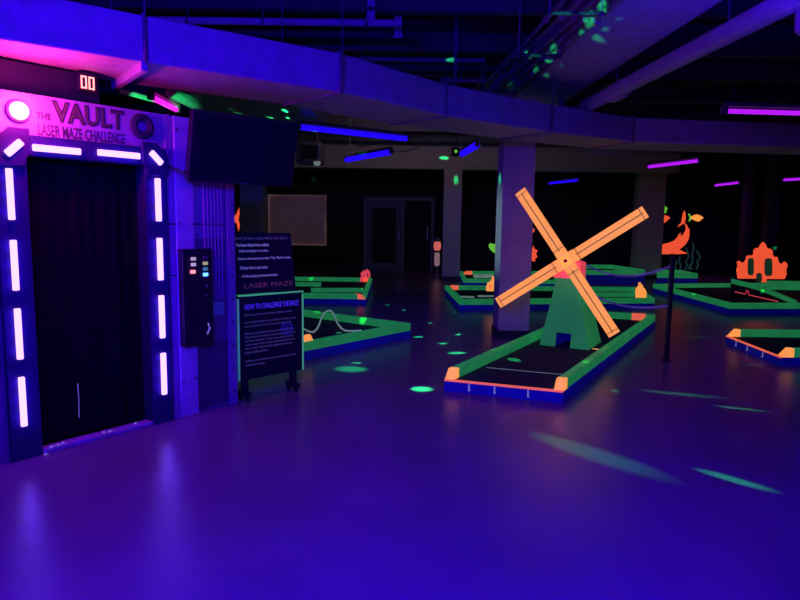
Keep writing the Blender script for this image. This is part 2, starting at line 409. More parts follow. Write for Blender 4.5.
# ------------------------------------------------------------------ television on an arm
TVC = (fac(1.39, -.28, 0)); 
tvp = atp(187, 146, fac(0, -.33, 0), NV)
tl = aty(187, 146, 4.84*1.0)
tvw, tvh = .94, .54
tvc = Vector((-1.262, 5.26, 2.148))
tv = thing('television', 'large dark flat screen television hanging beside the maze entrance', 'television', tvc, ROT-math.radians(10))
tilt = Matrix.Rotation(math.radians(13), 4, 'X')
link('bezel', MB().box((-tvw/2, -.015, -tvh/2), (tvw/2, .05, tvh/2), tilt), M['black'], tv, bev=.008)
link('screen', MB().box((-tvw/2+.022, -.019, -tvh/2+.025), (tvw/2-.022, -.014, tvh/2-.022), tilt), M['screen'], tv)
link('logo_plate', MB().box((-.03, -.019, -tvh/2+.006), (.03, -.013, -tvh/2+.016), tilt), M['facade_dark'], tv)
mb = MB().tube([(-.2, .05, -.05), (-.35, .16, -.08), (-.5, .27, -.06)], .022, 8).box((-.28, .045, -.18), (.1, .07, .12))
link('wall_arm', mb, M['black'], tv)
link('cable', MB().tube([(-.5, .03, -.2), (-.56, .10, -.17), (-.60, .22, -.13), (-.64, .28, -.12)], .010, 6), M['black'], tv)

# ------------------------------------------------------------------ instruction stand
s0 = Vector((-1.395, 5.48, 0)); s1 = Vector((-.915, 5.93, 0)); sd = (s1-s0); sw = sd.length; srot = math.atan2(sd.y, sd.x)
st = thing('notice_stand', 'black floor notice stand with glowing mint green edges and small print', 'sign', s0, srot)
zb, zt = .195, .935
link('board', MB().box((0, 0, zb), (sw, .05, zt)), M['black_matte'], st, bev=.004)
link('edge_strip', MB().box((-.0, -.012, zt), (sw+.01, .012, zt+.012)), M['edge_green'], st)
link('edge_strip', MB().box((-.009, -.012, zb), (.0, .012, zt-.02)), M['edge_blue'], st)
link('edge_strip', MB().box((sw, -.012, zb), (sw+.009, .012, zt-.02)), M['edge_green'], st)
link('heading', MB().text('HOW TO CHALLENGE THE MAZE', .06, sw-.04, .815, .865, -.002, bold=.03), M['txt_violet'], st)
lines = [('Enter the vault and reach the end as quickly as possible.', .755, .88),
 ('Go carefully through the maze of lasers. Touching a beam', .690, .95), ('costs you time. Reach the far wall and press the', .655, .86),
 ('When you reach the first button press it and turn back.', .590, .92), ('Then return to the start the same way you came in, over', .557, .94),
 ('and under every beam. Touch a beam and time is added', .524, .90), ('to your clock. Come out again and press the last button', .491, .93),
 ('near the door. Only the fastest players complete the', .458, .88), ('maze with no hits.', .425, .42),
 ('Challenge your friends and see who is the fastest of all', .345, .94), ('in the laser maze.', .312, .36)]
mb = MB()
for t, z, fw in lines: mb.text(t, .055, .055+(sw-.10)*fw, z, z+.024, -.002)
link('small_print', mb, M['txt_dim'], st)
mb = MB().torus((sw*.74, -.003, .61), .055, .006, (1, 0, 0), (0, 0, 1), 20, 6)
for k in range(4):
    mb.box((-.004, 0, -.07), (.004, .002, .07), Matrix.Translation((sw*.74, -.002, .61)) @ Matrix.Rotation(k*PI/4, 4, 'Y'))
link('crosshair_mark', mb, M['emblem_blue'], st)
for u in (.06, sw-.09):
    lg = link('leg', MB().box((u-.03, .005, .06), (u+.03, .045, zb)).box((u-.03, -.05, .055), (u+.03, .12, .085)), M['black'], st, bev=.004)
    for v in (-.025, .095):
        link('caster', MB().lathe([(.027, -.012), (.03, -.006), (.03, .006), (.027, .012)], (u, v, .03), (1, 0, 0), 14).box((u-.016, v-.01, .03), (u+.016, v+.01, .06)), M['black'], lg, smooth=False)

# instruction sheet standing on the notice stand, leaning back
us = thing('instruction_sign', 'black instruction board with white numbered lines propped above the notice stand', 'sign', s0+Vector((0, 0, zt+.018)), srot)
lean = Matrix.Rotation(math.radians(-9), 4, 'X'); uw, uh = .60, .535
link('board', MB().box((-.02, 0, 0), (uw, .02, uh), Matrix.Translation((0, .01, 0)) @ lean), M['black_matte'], us, bev=.003)
link('back_strut', MB().tube([(.3, .08, .25), (.3, .045, .0)], .008, 6), M['black'], us)
def sheet(mb): 
    mm = Matrix.Translation((0, .01, 0)) @ lean; mb.v = [mm @ p for p in mb.v]; return mb
link('heading', sheet(MB().text('HOW TO PLAY LASER MAZE THE VAULT', .012, .56, .475, .498, -.001)), M['txt_dim'], us)
mb = MB()
for t, u0, u1, z in (('1 Purchase tickets from cashier.', .015, .36, .415), ('Only one player at a time.', .05, .345, .360), ("2 Insert token and press either 'Play' 'Mode' button.", .03, .575, .292), ('3 Press doors and enter.', .045, .325, .215), ('4 Follow playing instructions below.', .055, .42, .138)):
    link('printed_line', sheet(MB().text(t, u0, u1, z, z+.030, -.001, bold=.008)), M['txt_white'], us)
link('footer', sheet(MB().text('LASER MAZE', .07, .57, .050, .092, -.001)), M['txt_red'], us)

# ------------------------------------------------------------------ golf holes
def inter(p, d, q, e):
    cr = d.x*e.y-d.y*e.x
    if abs(cr) < 1e-6: return q.copy()
    t = ((q.x-p.x)*e.y-(q.y-p.y)*e.x)/cr; return p+d*t
ZB, ZT, RW = .105, .21, .085
def golf_hole(label, pts, open_edges=(), caps=(), zb=ZB, zt=ZT, rw=RW, capm='orange', group=None, name='golf_hole', recess=()):
    pts = [Vector((p[0], p[1], 0)) for p in pts]; n = len(pts)
    area = sum(pts[i].x*pts[(i+1) % n].y-pts[(i+1) % n].x*pts[i].y for i in range(n))
    sgn = 1 if area > 0 else -1
    c = sum(pts, Vector())/n
    g = thing(name, label, 'mini golf hole', (c.x, c.y, 0), 0, group)
    ds = [(pts[(i+1) % n]-pts[i]).normalized() for i in range(n)]
    ins = [Vector((-d.y, d.x, 0))*sgn for d in ds]
    def inner(i):      # inner corner at vertex i between edges i-1 and i
        j = (i-1) % n
        wi = 0 if i in open_edges else rw; wj = 0 if j in open_edges else rw
        return inter(pts[j]+ins[j]*wj, ds[j], pts[i]+ins[i]*wi, ds[i])
    inn = [inner(i) for i in range(n)]
    link('skirt', MB().prism([p+Vector((0, 0, .0)) for p in pts], (0, 0, zb)), M['blue'], g, world=True)
    link('turf', MB().prism([p+Vector((0, 0, zb)) for p in inn], (0, 0, .008)), M['turf'], g, world=True)
    for i in range(n):
        j = (i+1) % n
        if i in open_edges:
            d = ds[i]; m = ins[i]
            link('edge_line', MB().prism([pts[i]-m*.004+Vector((0, 0, zb-.006)), pts[j]-m*.004+Vector((0, 0, zb-.006)), pts[j]+m*.02+Vector((0, 0, zb-.006)), pts[i]+m*.02+Vector((0, 0, zb-.006))], (0, 0, .018)), M['salmon'], g, world=True)
            for f in (.22, .44, .72):
                q = pts[i]+(pts[j]-pts[i])*f
                link('bracket', MB().box((-.006, -.006, .03), (.006, 0, zb-.012), Matrix.Translation(q) @ Matrix.Rotation(math.atan2(d.y, d.x), 4, 'Z')).box((-.006, -.02, .03), (.014, 0, .034), Matrix.Translation(q) @ Matrix.Rotation(math.atan2(d.y, d.x), 4, 'Z')), M['white_mark'], g, world=True)
            continue
        o0, o1, i0, i1 = pts[i], pts[j], inn[i], inn[j]
        f0, f1 = 0.0, 1.0; L = (o1-o0).length; Z = Vector((0, 0, zb))
        for (e, end, ln) in caps:
            if e != i: continue
            f = ln/L
            if end == 0: q = [o0, o0+(o1-o0)*f, i0+(i1-i0)*f, i0]; f0 = f
            else: q = [o1+(o0-o1)*f, o1, i1, i1+(i0-i1)*f]; f1 = 1-f
            top_ = [p+Vector((0, 0, zt)) for p in q]; dv = (o1-o0).normalized()*ln*.6*(1 if end == 0 else -1)
            for kk in ((0, 3) if end == 0 else (1, 2)): top_[kk] = top_[kk]+dv
            co = link('end_cap', MB().loft([[p+Z for p in q], top_]), M[capm], g, world=True, bev=.006); co['label'] = 'orange painted rail end'
        q = [o0+(o1-o0)*f0, o0+(o1-o0)*f1, i0+(i1-i0)*f1, i0+(i1-i0)*f0]
        link('rail', MB().prism([p+Z for p in q], (0, 0, zt-zb)), M['green'], g, world=True, bev=.010)
    return g

# the windmill hole
wf = [atz(444, 391), atz(563.5, 404), atz(655.5, 314.5, ZT), None]
wd = (wf[2]-wf[1]).normalized(); wr = (wf[1]-wf[0])
wf[1] = atz(562.5, 403.5)
wf[3] = Vector((wf[2].x, wf[2].y, 0)) - Vector((wr.x*.97, wr.y*.97-.05, 0)); wf[2].z = 0
gh = golf_hole('long green railed golf hole holding the windmill', wf, open_edges=(0,), caps=((1, 0, .14), (3, 1, .14)))
# thin tee line across the turf and the orange mark by the far rail
a = wf[0]+(wf[3]-wf[0])*.13; b = wf[1]+(wf[2]-wf[1])*.13; a = a+(b-a)*.13; b = b-(b-a)*.12; 
link('tee_line', MB().prism([a+Vector((0, 0, ZB+.008)), b+Vector((0, 0, ZB+.008)), b+wd*.012+Vector((0, 0, ZB+.008)), a+wd*.012+Vector((0, 0, ZB+.008))], (0, 0, .002)), M['hose'], gh, world=True)
pa = atz(634, 315.5, ZT+.002); pb = atz(647, 314.8, ZT+.002); pc = atz(645.5, 320.5, .12); 
bd = (wf[3]-wf[2]).normalized(); k0 = wf[2]+bd*.13; k1 = wf[2]+bd*.33; bi = Vector((wd.x, wd.y, 0))
link('end_cap', MB().prism([k0-bi*(RW+.01)+Vector((0, 0, ZB)), k1-bi*(RW+.01)+Vector((0, 0, ZB)), k1-bi*.02+Vector((0, 0, ZB)), k0-bi*.02+Vector((0, 0, ZB))], (0, 0, ZT-ZB+.004)), M['salmon'], gh, world=True)['label'] = 'orange patch on the far rail'

# ------------------------------------------------------------------ windmill
zc = ZB+.008
w0 = atz(539.4, 344.8, zc); ax = Vector((wd.y, -wd.x, 0)).normalized()
w1 = atp(588.6, 348, w0, Vector((-ax.y, ax.x, 0))); wW = (w1-w0).dot(ax); wrot = math.atan2(ax.y, ax.x); ay = Vector((-ax.y, ax.x, 0))
wm = thing('windmill', 'green windmill with four long orange sails on the nearest golf hole', 'windmill', w0, wrot)
wD = .64
# top of the tower, from its outline
pl = w0+ay*.16
t0 = atp(557, 277.5, pl, ay); t1 = atp(579, 278.5, pl, ay)
inv = root_mtx(wm).inverted(); l0 = inv @ t0; l1 = inv @ t1
zT = (l0.z+l1.z)/2; xa, xb = l0.x, l1.x
ya, yb = .16, wD-.16
if yb-ya < .12: ya, yb = wD/2-.09, wD/2+.09
# tower with an arched-off square tunnel through the front: shell built round the opening
dw0, dw1, dh = wW*.33, wW*.63, .17
def fz(x, z): # point on the sloping front face
    t = z/zT; return Vector((x, ya*t, z))
L = lambda z: xa*z/zT; Rr = lambda z: wW+(xb-wW)*z/zT
mb = MB()
mb.add([fz(0, 0), fz(dw0, 0), fz(dw0, dh), fz(L(dh), dh)], [(0, 1, 2, 3)])
mb.add([fz(dw1, 0), fz(wW, 0), fz(Rr(dh), dh), fz(dw1, dh)], [(0, 1, 2, 3)])
mb.add([fz(L(dh), dh), fz(dw0, dh), fz(dw1, dh), fz(Rr(dh), dh), fz(xb, zT), fz(xa, zT)], [(0, 1, 2, 3, 4, 5)])
bk = [Vector((0, wD, 0)), Vector((wW, wD, 0)), Vector((xb, yb, zT)), Vector((xa, yb, zT))]
mb.add(bk, [(3, 2, 1, 0)])
mb.add([fz(0, 0), fz(L(dh), dh), fz(xa, zT), bk[3], bk[0]], [(0, 1, 2, 3, 4)])
mb.add([fz(wW, 0), bk[1], bk[2], fz(xb, zT), fz(Rr(dh), dh)], [(0, 1, 2, 3, 4)])
mb.add([fz(xa, zT), fz(xb, zT), bk[2], bk[3]], [(0, 1, 2, 3)])
link('tower', mb, M['green_tower'], wm)
mb = MB()
e0, e1, e2, e3 = fz(dw0, 0), fz(dw0, dh), fz(dw1, dh), fz(dw1, 0); bk_ = Vector((0, wD*.75, 0))
mb.add([e0, e1, e2, e3, e0+bk_, e1+bk_, e2+bk_, e3+bk_], [(0, 1, 5, 4), (1, 2, 6, 5), (2, 3, 7, 6), (4, 5, 6, 7)])
link('tunnel', mb, M['blue'], wm)
# cap
cx = (xa+xb)/2; cw = (xb-xa)*.60; ch = .19
mb = MB()
y0, y1 = ya-.06, ya+.20
mb.prism([(cx-cw, y0, zT), (cx+cw, y0, zT), (cx+cw, y0, zT+ch), (cx, y0, zT+ch+.05), (cx-cw, y0, zT+ch)], (0, y1-y0, 0))
link('cap', mb, M['pink'], wm, bev=.006)
# sails turn in an upright plane just before the cap
sp = Vector((cx, y0-.10, 0)); spw = root_mtx(wm) @ sp
hubw = atp(566, 260.8, spw, ay); hub = inv @ hubw
ends = [(520.5, 190.7), (615, 334.3), (645.5, 212), (498, 303.5)]
elocal = [inv @ atp(ex, ey, spw, ay) for ex, ey in ends]
d1 = (elocal[1]-elocal[0]); a1 = math.atan2(d1.z, d1.x)
d2_ = (elocal[2]-elocal[3]); a2 = math.atan2(d2_.z, d2_.x)
yS = hub.y
sw_ = .142
for k, (e, ang) in enumerate(zip(elocal, (a1+PI, a1, a2, a2+PI))):
    ln = (e-hub).length
    mm = Matrix.Translation(hub+Vector((0, .0 if k < 2 else .012, 0))) @ Matrix.Rotation(-ang, 4, 'Y')
    sail = link('sail', MB().box((.10, -.012, -sw_/2), (ln, .012, sw_/2), mm), M['orange'], wm, bev=.003)
    mb = MB().box((.12, -.0145, -.006), (ln-.03, -.0115, .006), mm)
    mb.box((.155, -.0145, -sw_/2), (.166, -.0115, sw_/2), mm).box((ln-.05, -.0145, -sw_/2), (ln-.040, -.0115, sw_/2), mm)
    link('sail_line', mb, M['line'], sail)
mm = Matrix.Translation(hub) @ Matrix.Rotation(-a1, 4, 'Y')
link('hub_plate', MB().box((-.13, -.020, -sw_/2), (.13, .014, sw_/2), mm).box((-sw_/2, -.020, -.13), (sw_/2, .014, .13), mm), M['orange'], wm, bev=.003)
link('axle', MB().lathe([(.022, 0), (.022, .25)], hub+Vector((0, -.032, 0)), (0, 1, 0), 14), M['facade_dark'], wm, smooth=True)
link('fairway_mark', MB().box((wW+.02, .10, 0.0), (wW+.16, .13, .004)), M['orange'], wm)

# ------------------------------------------------------------------ the other holes
T2 = ZT
ap = atz(411, 323, T2); bdir = Vector((-.806, .592, 0)); fdir = Vector((-.63, -.777, 0))
hb = golf_hole('green railed golf hole behind the notice stand with a pale hose in it', [ap, ap+fdir*2.75, ap+fdir*2.75+bdir*3.0, ap+bdir*3.0])
# hose looped over its back rail
P = [(300, 326, .14), (306, 330, .135), (313, 332, .13), (318, 327, .15), (322, 317, .22), (326, 311.5, .235), (331, 311, .235), (334, 315, .22), (338, 324, .14), (344, 330, .125), (352, 331, .125), (361, 330.5, .125)]
pts = [atz(x, y, z) for x, y, z in P]
hs = []
for i in range(len(pts)-1):
    p0, p1, p2, p3 = pts[max(i-1, 0)], pts[i], pts[i+1], pts[min(i+2, len(pts)-1)]
    for k in range(6):
        t = k/6; hs.append(.5*((2*p1)+(-p0+p2)*t+(2*p0-5*p1+4*p2-p3)*t*t+(-p0+3*p1-3*p2+p3)*t**3))
hs.append(pts[-1])
tag(link('hose', MB().tube([p-pts[0] for p in hs], .013, 8), M['hose'], smooth=True), 'thin pale hose draped over the rail of the hole behind the notice stand', 'hose').location = pts[0]
p = atz(306, 341, ZT); 
cw_ = tag(link('wooden_wedge', MB().prism([(-.09, -.03, 0), (.09, -.03, 0), (.07, -.03, .055), (-.05, -.03, .075)], (0, .06, 0)), M['orange'], bev=.006), 'small orange wedge on the rail beside the notice stand edge', 'wedge'); cw_.location = (p.x, p.y, ZT); cw_.rotation_euler = (0, 0, math.atan2(fdir.y, fdir.x))

c0 = atz(366, 294, T2); c1 = atz(372, 277.7, T2)
hc = golf_hole('far left golf hole below the roller shutter with zigzag inner rails', [(-4.6, c0.y), (c0.x, c0.y), (c1.x, c1.y), (-4.6, c1.y)], caps=((0, 1, .16),), capm='salmon')
def inner_rail(g, a, b, w=.10, zt=.2, m='green', name='inner_rail', zb=ZB):
    a = Vector((a.x, a.y, 0)); b = Vector((b.x, b.y, 0)); d = (b-a).normalized(); s = Vector((-d.y, d.x, 0))*w/2; Z = Vector((0, 0, zb))
    return link(name, MB().prism([a-s+Z, b-s+Z, b+s+Z, a+s+Z], (0, 0, zt-zb)), M[m], g, world=True, bev=.008)
inner_rail(hc, atz(311, 288, .2), atz(363, 288, .2)); inner_rail(hc, Vector((-4.4, atz(300, 282.5, .2).y, 0)), atz(321, 282.5, .2))

d0 = [atz(459.5, 299.3, T2), atz(655, 298, T2), atz(636, 287, T2), atz(445, 285, T2)]
hd = golf_hole('wide golf hole behind the column with orange cut-outs on its rails', d0, caps=((2, 1, .22),), capm='salmon')
inner_rail(hd, atz(585, 287.5, .2), atz(606, 287.5, .2)); inner_rail(hd, atz(590, 292.5, .2), atz(634, 292.5, .2))
a = atz(461, 297, ZB+.01); b = atz(474, 297.6, ZB+.01); c = atz(478, 296.5, ZB+.01); d = atz(497, 296.5, ZB+.01)
for p, q in ((a, b), (c, d)): inner_rail(hd, p, q, .12, ZB+.03, 'hose', 'white_strip')

e0 = [atz(463, 278.5, T2), atz(557, 280, T2), atz(557, 271, T2), atz(460, 271, T2)]
for p in e0: p.y = min(p.y, 20.6)
he = golf_hole('farthest golf hole between the two columns with an orange rail corner', e0, caps=((2, 1, .30),), capm='salmon')
inner_rail(he, atz(474, 274.5, .2), atz(493, 274.5, .2), .14, .2, 'hose', 'white_strip')

zE = .42
f0 = [Vector((aty(565, 275, 17.2).x, 17.2, 0)), Vector((aty(628, 275, 17.2).x, 17.2, 0)), Vector((aty(645, 275, 17.7).x, 17.7, 0)), Vector((aty(612, 270, 19.6).x, 19.6, 0)), Vector((aty(565, 270, 19.6).x, 19.6, 0))]
hf = golf_hole('raised far golf hole with a pointed end behind the windmill sails', f0, zb=.24, zt=.37)

g0 = [atz(653, 283.7, T2), atz(730, 303.2, T2), atz(872, 303.2, T2), atz(850, 282, T2)]
hg = golf_hole('long angled golf hole under the orange castle', g0)
# humped bridge inside it
hump = [(733, 279), (741, 281), (752, 283.5), (762, 286.5), (774, 291), (786, 296), (797, 300.5)]
hp = [aty(x, y, 13.6-i*.22) for i, (x, y) in enumerate(hump)]
mb = MB(); rw_ = Vector((.03, .13, 0))
rings = [[p, p+rw_, p+rw_-Vector((0, 0, .10)), p-Vector((0, 0, .10))] for p in hp]; mb.loft(rings)
link('hump_rail', mb, M['green'], hg, world=True)
mb = MB(); 
rings = [[p+Vector((.01, .02, -.10)), p+Vector((.02, .11, -.10)), Vector((p.x+.02, p.y+.11, ZB+.004)), Vector((p.x+.01, p.y+.02, ZB+.004))] for p in hp]
mb.loft(rings); link('hump_side', mb, M['turf'], hg, world=True)
q0 = aty(735, 291.8, 13.4); q1 = aty(778, 301.5, 12.5)
k = [q0.lerp(q1, t) for t in (0, .25, .28, .31, .34, 1)]; k[2] = k[2]+Vector((0, 0, .08)); k[3] = k[3]+Vector((0, 0, .08))
link('rope_line', MB().tube(k, .008, 6), M['pink'], hg, world=True)
inner_rail(hg, atz(768, 281.5, .3), atz(845, 283, .3), .12, .32)

h0a = atz(725.5, 343.8); h0b = atz(779.5, 366.5)
hh = golf_hole('golf hole with an orange lip nearest the right edge of the view', [h0b, (h0b.x+3.4, h0b.y+.05), (h0a.x+3.4, h0a.y+.05), h0a], open_edges=(3,), caps=((0, 0, .16), (2, 1, .16)))

i0 = [Vector((aty(657, 275, 17.6).x, 17.6, 0)), Vector((aty(698, 275, 17.6).x, 17.6, 0)), Vector((aty(679, 272, 18.9).x, 18.9, 0)), Vector((aty(657, 272, 18.9).x, 18.9, 0))]
hi = golf_hole('short far golf hole under the painted shark', i0, zb=.15, zt=.29)

# ------------------------------------------------------------------ cut-out ornaments
def cutout(name, label, cat, pxs, Y, m, thick=.03, holes=None, detail=None):
    w = [aty(x, y, Y) for x, y in pxs]
    bx = sum(p.x for p in w)/len(w); bz = min(p.z for p in w); o = Vector((bx, Y, bz))
    t = thing(name, label, cat, o)
    link('board', MB().prism([p-o for p in w], (0, thick, 0)), M[m], t)
    return t, o
# castle
s = lambda x, y: (700+x/6.0, 220+y/6.0)
cp = [s(*p) for p in ((232, 352), (228, 320), (224, 300), (232, 275), (226, 250), (240, 246), (250, 256), (268, 256), (280, 240), (284, 218), (300, 212), (312, 216), (326, 208), (328, 180), (340, 168), (358, 168), (366, 150), (382, 132), (396, 148), (404, 170), (422, 172), (436, 184), (438, 212), (448, 222), (466, 222), (472, 250), (484, 264), (500, 262), (510, 250), (522, 258), (526, 276), (518, 300), (520, 325), (508, 354), (400, 354), (398, 374), (374, 374), (350, 352))]
ca, co = cutout('castle_cutout', 'flat orange castle cut-out standing on the right golf hole', 'castle', cp, 14.3, 'orange_deep', .05)
def oval(cx_, cy_, hw, hh_, Y, n=20, p=4):
    out = []
    for k in range(n):
        t = 2*PI*k/n; c_, s_ = math.cos(t), math.sin(t)
        out.append(aty(*s(cx_+hw*math.copysign(abs(c_)**(2/p), c_), cy_+hh_*math.copysign(abs(s_)**(2/p), s_)), Y))
    return out
for (cx_, cy_, hw, hh_) in ((305, 280, 19, 52), (411, 283, 24, 54)):
    link('window', MB().prism([p-co for p in oval(cx_, cy_, hw, hh_, 14.3-.006)], (0, .005, 0)), M['window_dark'], ca)
link('doorway', MB().prism([p-co for p in oval(355, 346, 17, 28, 14.3-.006)], (0, .005, 0)), M['window_dark'], ca)

# small cut-outs on the hole behind the column
s2 = lambda x, y: (560+x/6.667, 240+y/6.667)
pp = [s2(*p) for p in ((508, 386), (506, 350), (508, 328), (520, 312), (528, 308), (526, 290), (530, 282), (540, 284), (542, 298), (552, 300), (556, 316), (570, 330), (578, 350), (576, 386))]
Yd = (d0[0].y+d0[1].y)/2+.05
t_, o_ = cutout('jug_cutout', 'flat orange jug shaped cut-out on the rail right of the windmill', 'cut-out', pp, d0[1].y-.02+.06, 'orange', .04)
s3 = lambda x, y: (440+x/6.667, 230+y/6.667)
pp = [s3(*p) for p in ((310, 408), (308, 385), (318, 352), (336, 344), (346, 330), (350, 308), (358, 306), (362, 330), (390, 345), (404, 372), (402, 408))]
t_, o_ = cutout('house_cutout', 'flat orange house shaped cut-out half hidden by the column', 'cut-out', pp, d0[0].y+.5, 'orange', .04)
link('window', MB().prism([aty(*s3(*p), d0[0].y+.494)-o_ for p in ((328, 368), (342, 368), (342, 384), (328, 384))], (0, .005, 0)), M['orange_deep'], t_)
# coral red ornament far left
s4 = lambda x, y: (350+x/13.33, 255+y/13.33)
Yo = c1.y-.1
pp = [s4(*p) for p in ((132, 355), (136, 300), (150, 285), (142, 245), (160, 222), (175, 215), (182, 195), (200, 190), (215, 205), (224, 190), (245, 200), (268, 240), (270, 285), (256, 310), (245, 295), (242, 250), (228, 240), (226, 285), (242, 300), (236, 358))]
t_, o_ = cutout('squirrel_cutout', 'small coral red cut-out ornament at the end of the far left hole', 'cut-out', pp, Yo, 'pink', .06)
t_.name = 'ornament_cutout'
link('knob', MB().lathe([(.0, -.08), (.05, -.06), (.07, 0), (.05, .06), (0, .08)], aty(*s4(194, 170), Yo)-o_+Vector((0, .03, 0)), (0, 0, 1), 12), M['facade_dark'], t_, smooth=True)
link('post', MB().box((-.06, .0, -(o_.z-ZT)), (.06, .06, 0)), M['orange_deep'], t_)

# ------------------------------------------------------------------ wall paintings on the back wall
def mural(name, label, shapes, group=None, cat='wall painting'):
    w = []; 
    for pxs, m in shapes: w.append(([aty(x, y, WALLY-.0135) for x, y in pxs], m))
    al = [p for ps, m in w for p in ps]; o = Vector((sum(p.x for p in al)/len(al), WALLY-.0135, min(p.z for p in al)))
    t = thing(name, label, cat, o, 0, group)
    for i, (ps, m) in enumerate(w): link('painted_shape', MB().prism([p-o for p in ps], (0, .012, 0)), M[m], t)
    return t
s5 = lambda x, y: (640+x/6.0, 190+y/6.0)
shark = [s5(*p) for p in ((60, 330), (100, 330), (132, 326), (170, 318), (205, 304), (222, 286), (236, 262), (246, 258), (244, 280), (258, 268), (272, 245), (276, 225), (268, 204), (258, 202), (244, 214), (226, 222), (232, 212), (248, 196), (252, 170), (258, 140), (268, 122), (274, 150), (274, 178), (268, 200), (282, 210), (290, 230), (300, 238), (296, 252), (298, 270), (290, 300), (274, 326), (252, 346), (236, 358), (262, 370), (286, 380), (250, 384), (215, 386), (195, 382), (170, 386), (130, 384), (60, 386))]
mural('shark_painting', 'orange red shark painted on the far wall beside the column', [(shark, 'orange_deep')])
fish = [s5(*p) for p in ((308, 160), (320, 152), (340, 146), (362, 152), (382, 166), (364, 182), (350, 190), (330, 184), (312, 174), (304, 168))]
tail = [s5(*p) for p in ((308, 160), (300, 146), (288, 140), (294, 154), (298, 166), (294, 180), (288, 190), (302, 184), (310, 174))]
mural('fish_painting', 'small orange fish with a lime tail painted on the far wall', [(fish, 'orange'), (tail, 'lime')])
f2 = [s5(*p) for p in ((110, 160), (140, 150), (165, 155), (182, 166), (165, 182), (148, 198), (120, 196))]
mural('fish_painting', 'small orange fish painted below the lime coral and half hidden by the column', [(f2, 'orange_deep')])
f3 = [s5(*p) for p in ((120, 90), (144, 84), (152, 92), (150, 100), (162, 104), (166, 114), (158, 122), (160, 134), (148, 140), (120, 138))]
mural('coral_painting', 'lime green coral painted above the half hidden small fish', [(f3, 'lime')])
# seaweed strands
def strand(pts, w):
    L_ = [s5(x-w, y) for x, y in pts]; R_ = [s5(x+w, y) for x, y in pts][::-1]; return L_+R_
strands = [[(215, 478), (212, 450), (222, 430), (205, 405)], [(240, 482), (246, 455), (236, 430), (240, 400)], [(268, 482), (285, 455), (275, 430), (292, 405), (286, 370), (276, 345)], [(308, 480), (302, 450), (318, 420), (312, 390), (322, 350), (318, 315)], [(338, 478), (350, 450), (342, 430), (362, 405), (350, 380), (340, 360)], [(200, 470), (196, 450), (204, 435)], [(290, 478), (300, 455), (322, 435)]]
mural('seaweed_painting', 'dim teal seaweed painted below the shark on the far wall', [(strand(q, 5), 'seaweed') for q in strands])
s6 = lambda x, y: (440+x/6.667, 230+y/6.667)
blob = [s6(*p) for p in ((325, 96), (340, 88), (356, 94), (372, 90), (385, 104), (384, 140), (370, 158), (356, 150), (346, 140), (334, 130), (326, 115))]
mural('coral_painting', 'lime green coral painted on the far wall left of the near column', [(blob, 'lime')])
star = [s6(*p) for p in ((590, 150), (614, 130), (624, 104), (632, 128), (652, 136), (640, 156), (650, 180), (636, 188), (634, 210), (612, 206), (590, 200))]
mural('starfish_painting', 'orange starfish painted on the far wall right of the near column', [(star, 'orange_deep')])
st2 = [s6(*p) for p in ((590, -8), (616, -14), (632, -6), (628, 12), (618, 20), (612, 38), (590, 34))]
mural('starfish_painting', 'small orange shape painted above the starfish on the far wall', [(st2, 'salmon')])
s7 = lambda x, y: (220+x/6.667, 170+y/6.667)
fl = [s7(*p) for p in ((80, 310), (105, 300), (128, 250), (130, 290), (124, 330), (132, 370), (124, 410), (112, 360), (96, 345), (80, 340))]
mural('flame_painting', 'orange flame shape on the far wall at the edge of the maze entrance', [(fl, 'orange_deep')])

# ------------------------------------------------------------------ dispenser by the far door
p = aty(437, 262, 19.0); 
gm = thing('candy_dispenser', 'slender red and white dispenser standing by the far double door', 'dispenser', (p.x, 19.0, 0))
link('base', MB().lathe([(.16, 0), (.16, .03), (.05, .06), (.04, .30)], seg=16), M['housing'], gm, smooth=True)
link('body', MB().lathe([(.05, .30), (.08, .34), (.08, .62), (.07, .70)], seg=16), M['gum_white'], gm, smooth=True)
link('globe', MB().lathe([(.07, .76), (.10, .82), (.11, .92), (.09, 1.02)], seg=16), M['gum_red'], gm, smooth=True)
link('collar', MB().lathe([(.07, .70), (.07, .76)], seg=16), M['facade_dark'], gm)
link('lid', MB().lathe([(.09, 1.02), (.10, 1.04), (.08, 1.12), (.03, 1.15)], seg=16), M['housing'], gm, smooth=True)

# ------------------------------------------------------------------ posts and chains
def post(px, py, label, loc=None, h=1.24):
    p = loc or atz(px, py)
    t = thing('barrier_post', label, 'post', (p.x, p.y, 0), 0)
    link('base', MB().lathe([(.055, 0), (.055, .010), (.05, .022), (.034, .04)], seg=24), M['black'], t, smooth=True)
    link('pole', MB().lathe([(.030, .04), (.030, h-.04)], seg=14), M['black'], t, smooth=True)
    link('cap', MB().lathe([(.036, h-.05), (.042, h-.02), (.03, h), (.0, h+.008)], seg=14), M['black'], t, smooth=True)
    return p
p1 = post(666, 361, 'slim black barrier post at the right of the windmill hole')
p2 = post(0, 0, 'black barrier post hidden behind the windmill tower', loc=Vector((atz(573, 320).x, atz(573, 320).y, 0)), h=1.12)
def chain(a, b, sag, label):
    n = max(12, int((b-a).length/.036)); mb = MB(); pts = []
    for i in range(n+1):
        t = i/n; pts.append(a.lerp(b, t)-Vector((0, 0, sag*4*t*(1-t))))
    for i in range(n):
        c_ = (pts[i]+pts[i+1])/2-a; d = (pts[i+1]-pts[i]).normalized(); s_ = d.cross(Vector((0, 0, 1))).normalized(); u_ = s_.cross(d)
        mb.torus(c_, .014, .0055, d, s_ if i % 2 else u_, 8, 4, stretch=1.75)
    o = link('chain', mb, M['chain']); o.location = a
    tag(o, label, 'chain')
chain(Vector((p1.x-.03, p1.y, 1.12)), Vector((p2.x, p2.y, 1.06)), .20, 'upper violet plastic chain hanging from the slim black post')
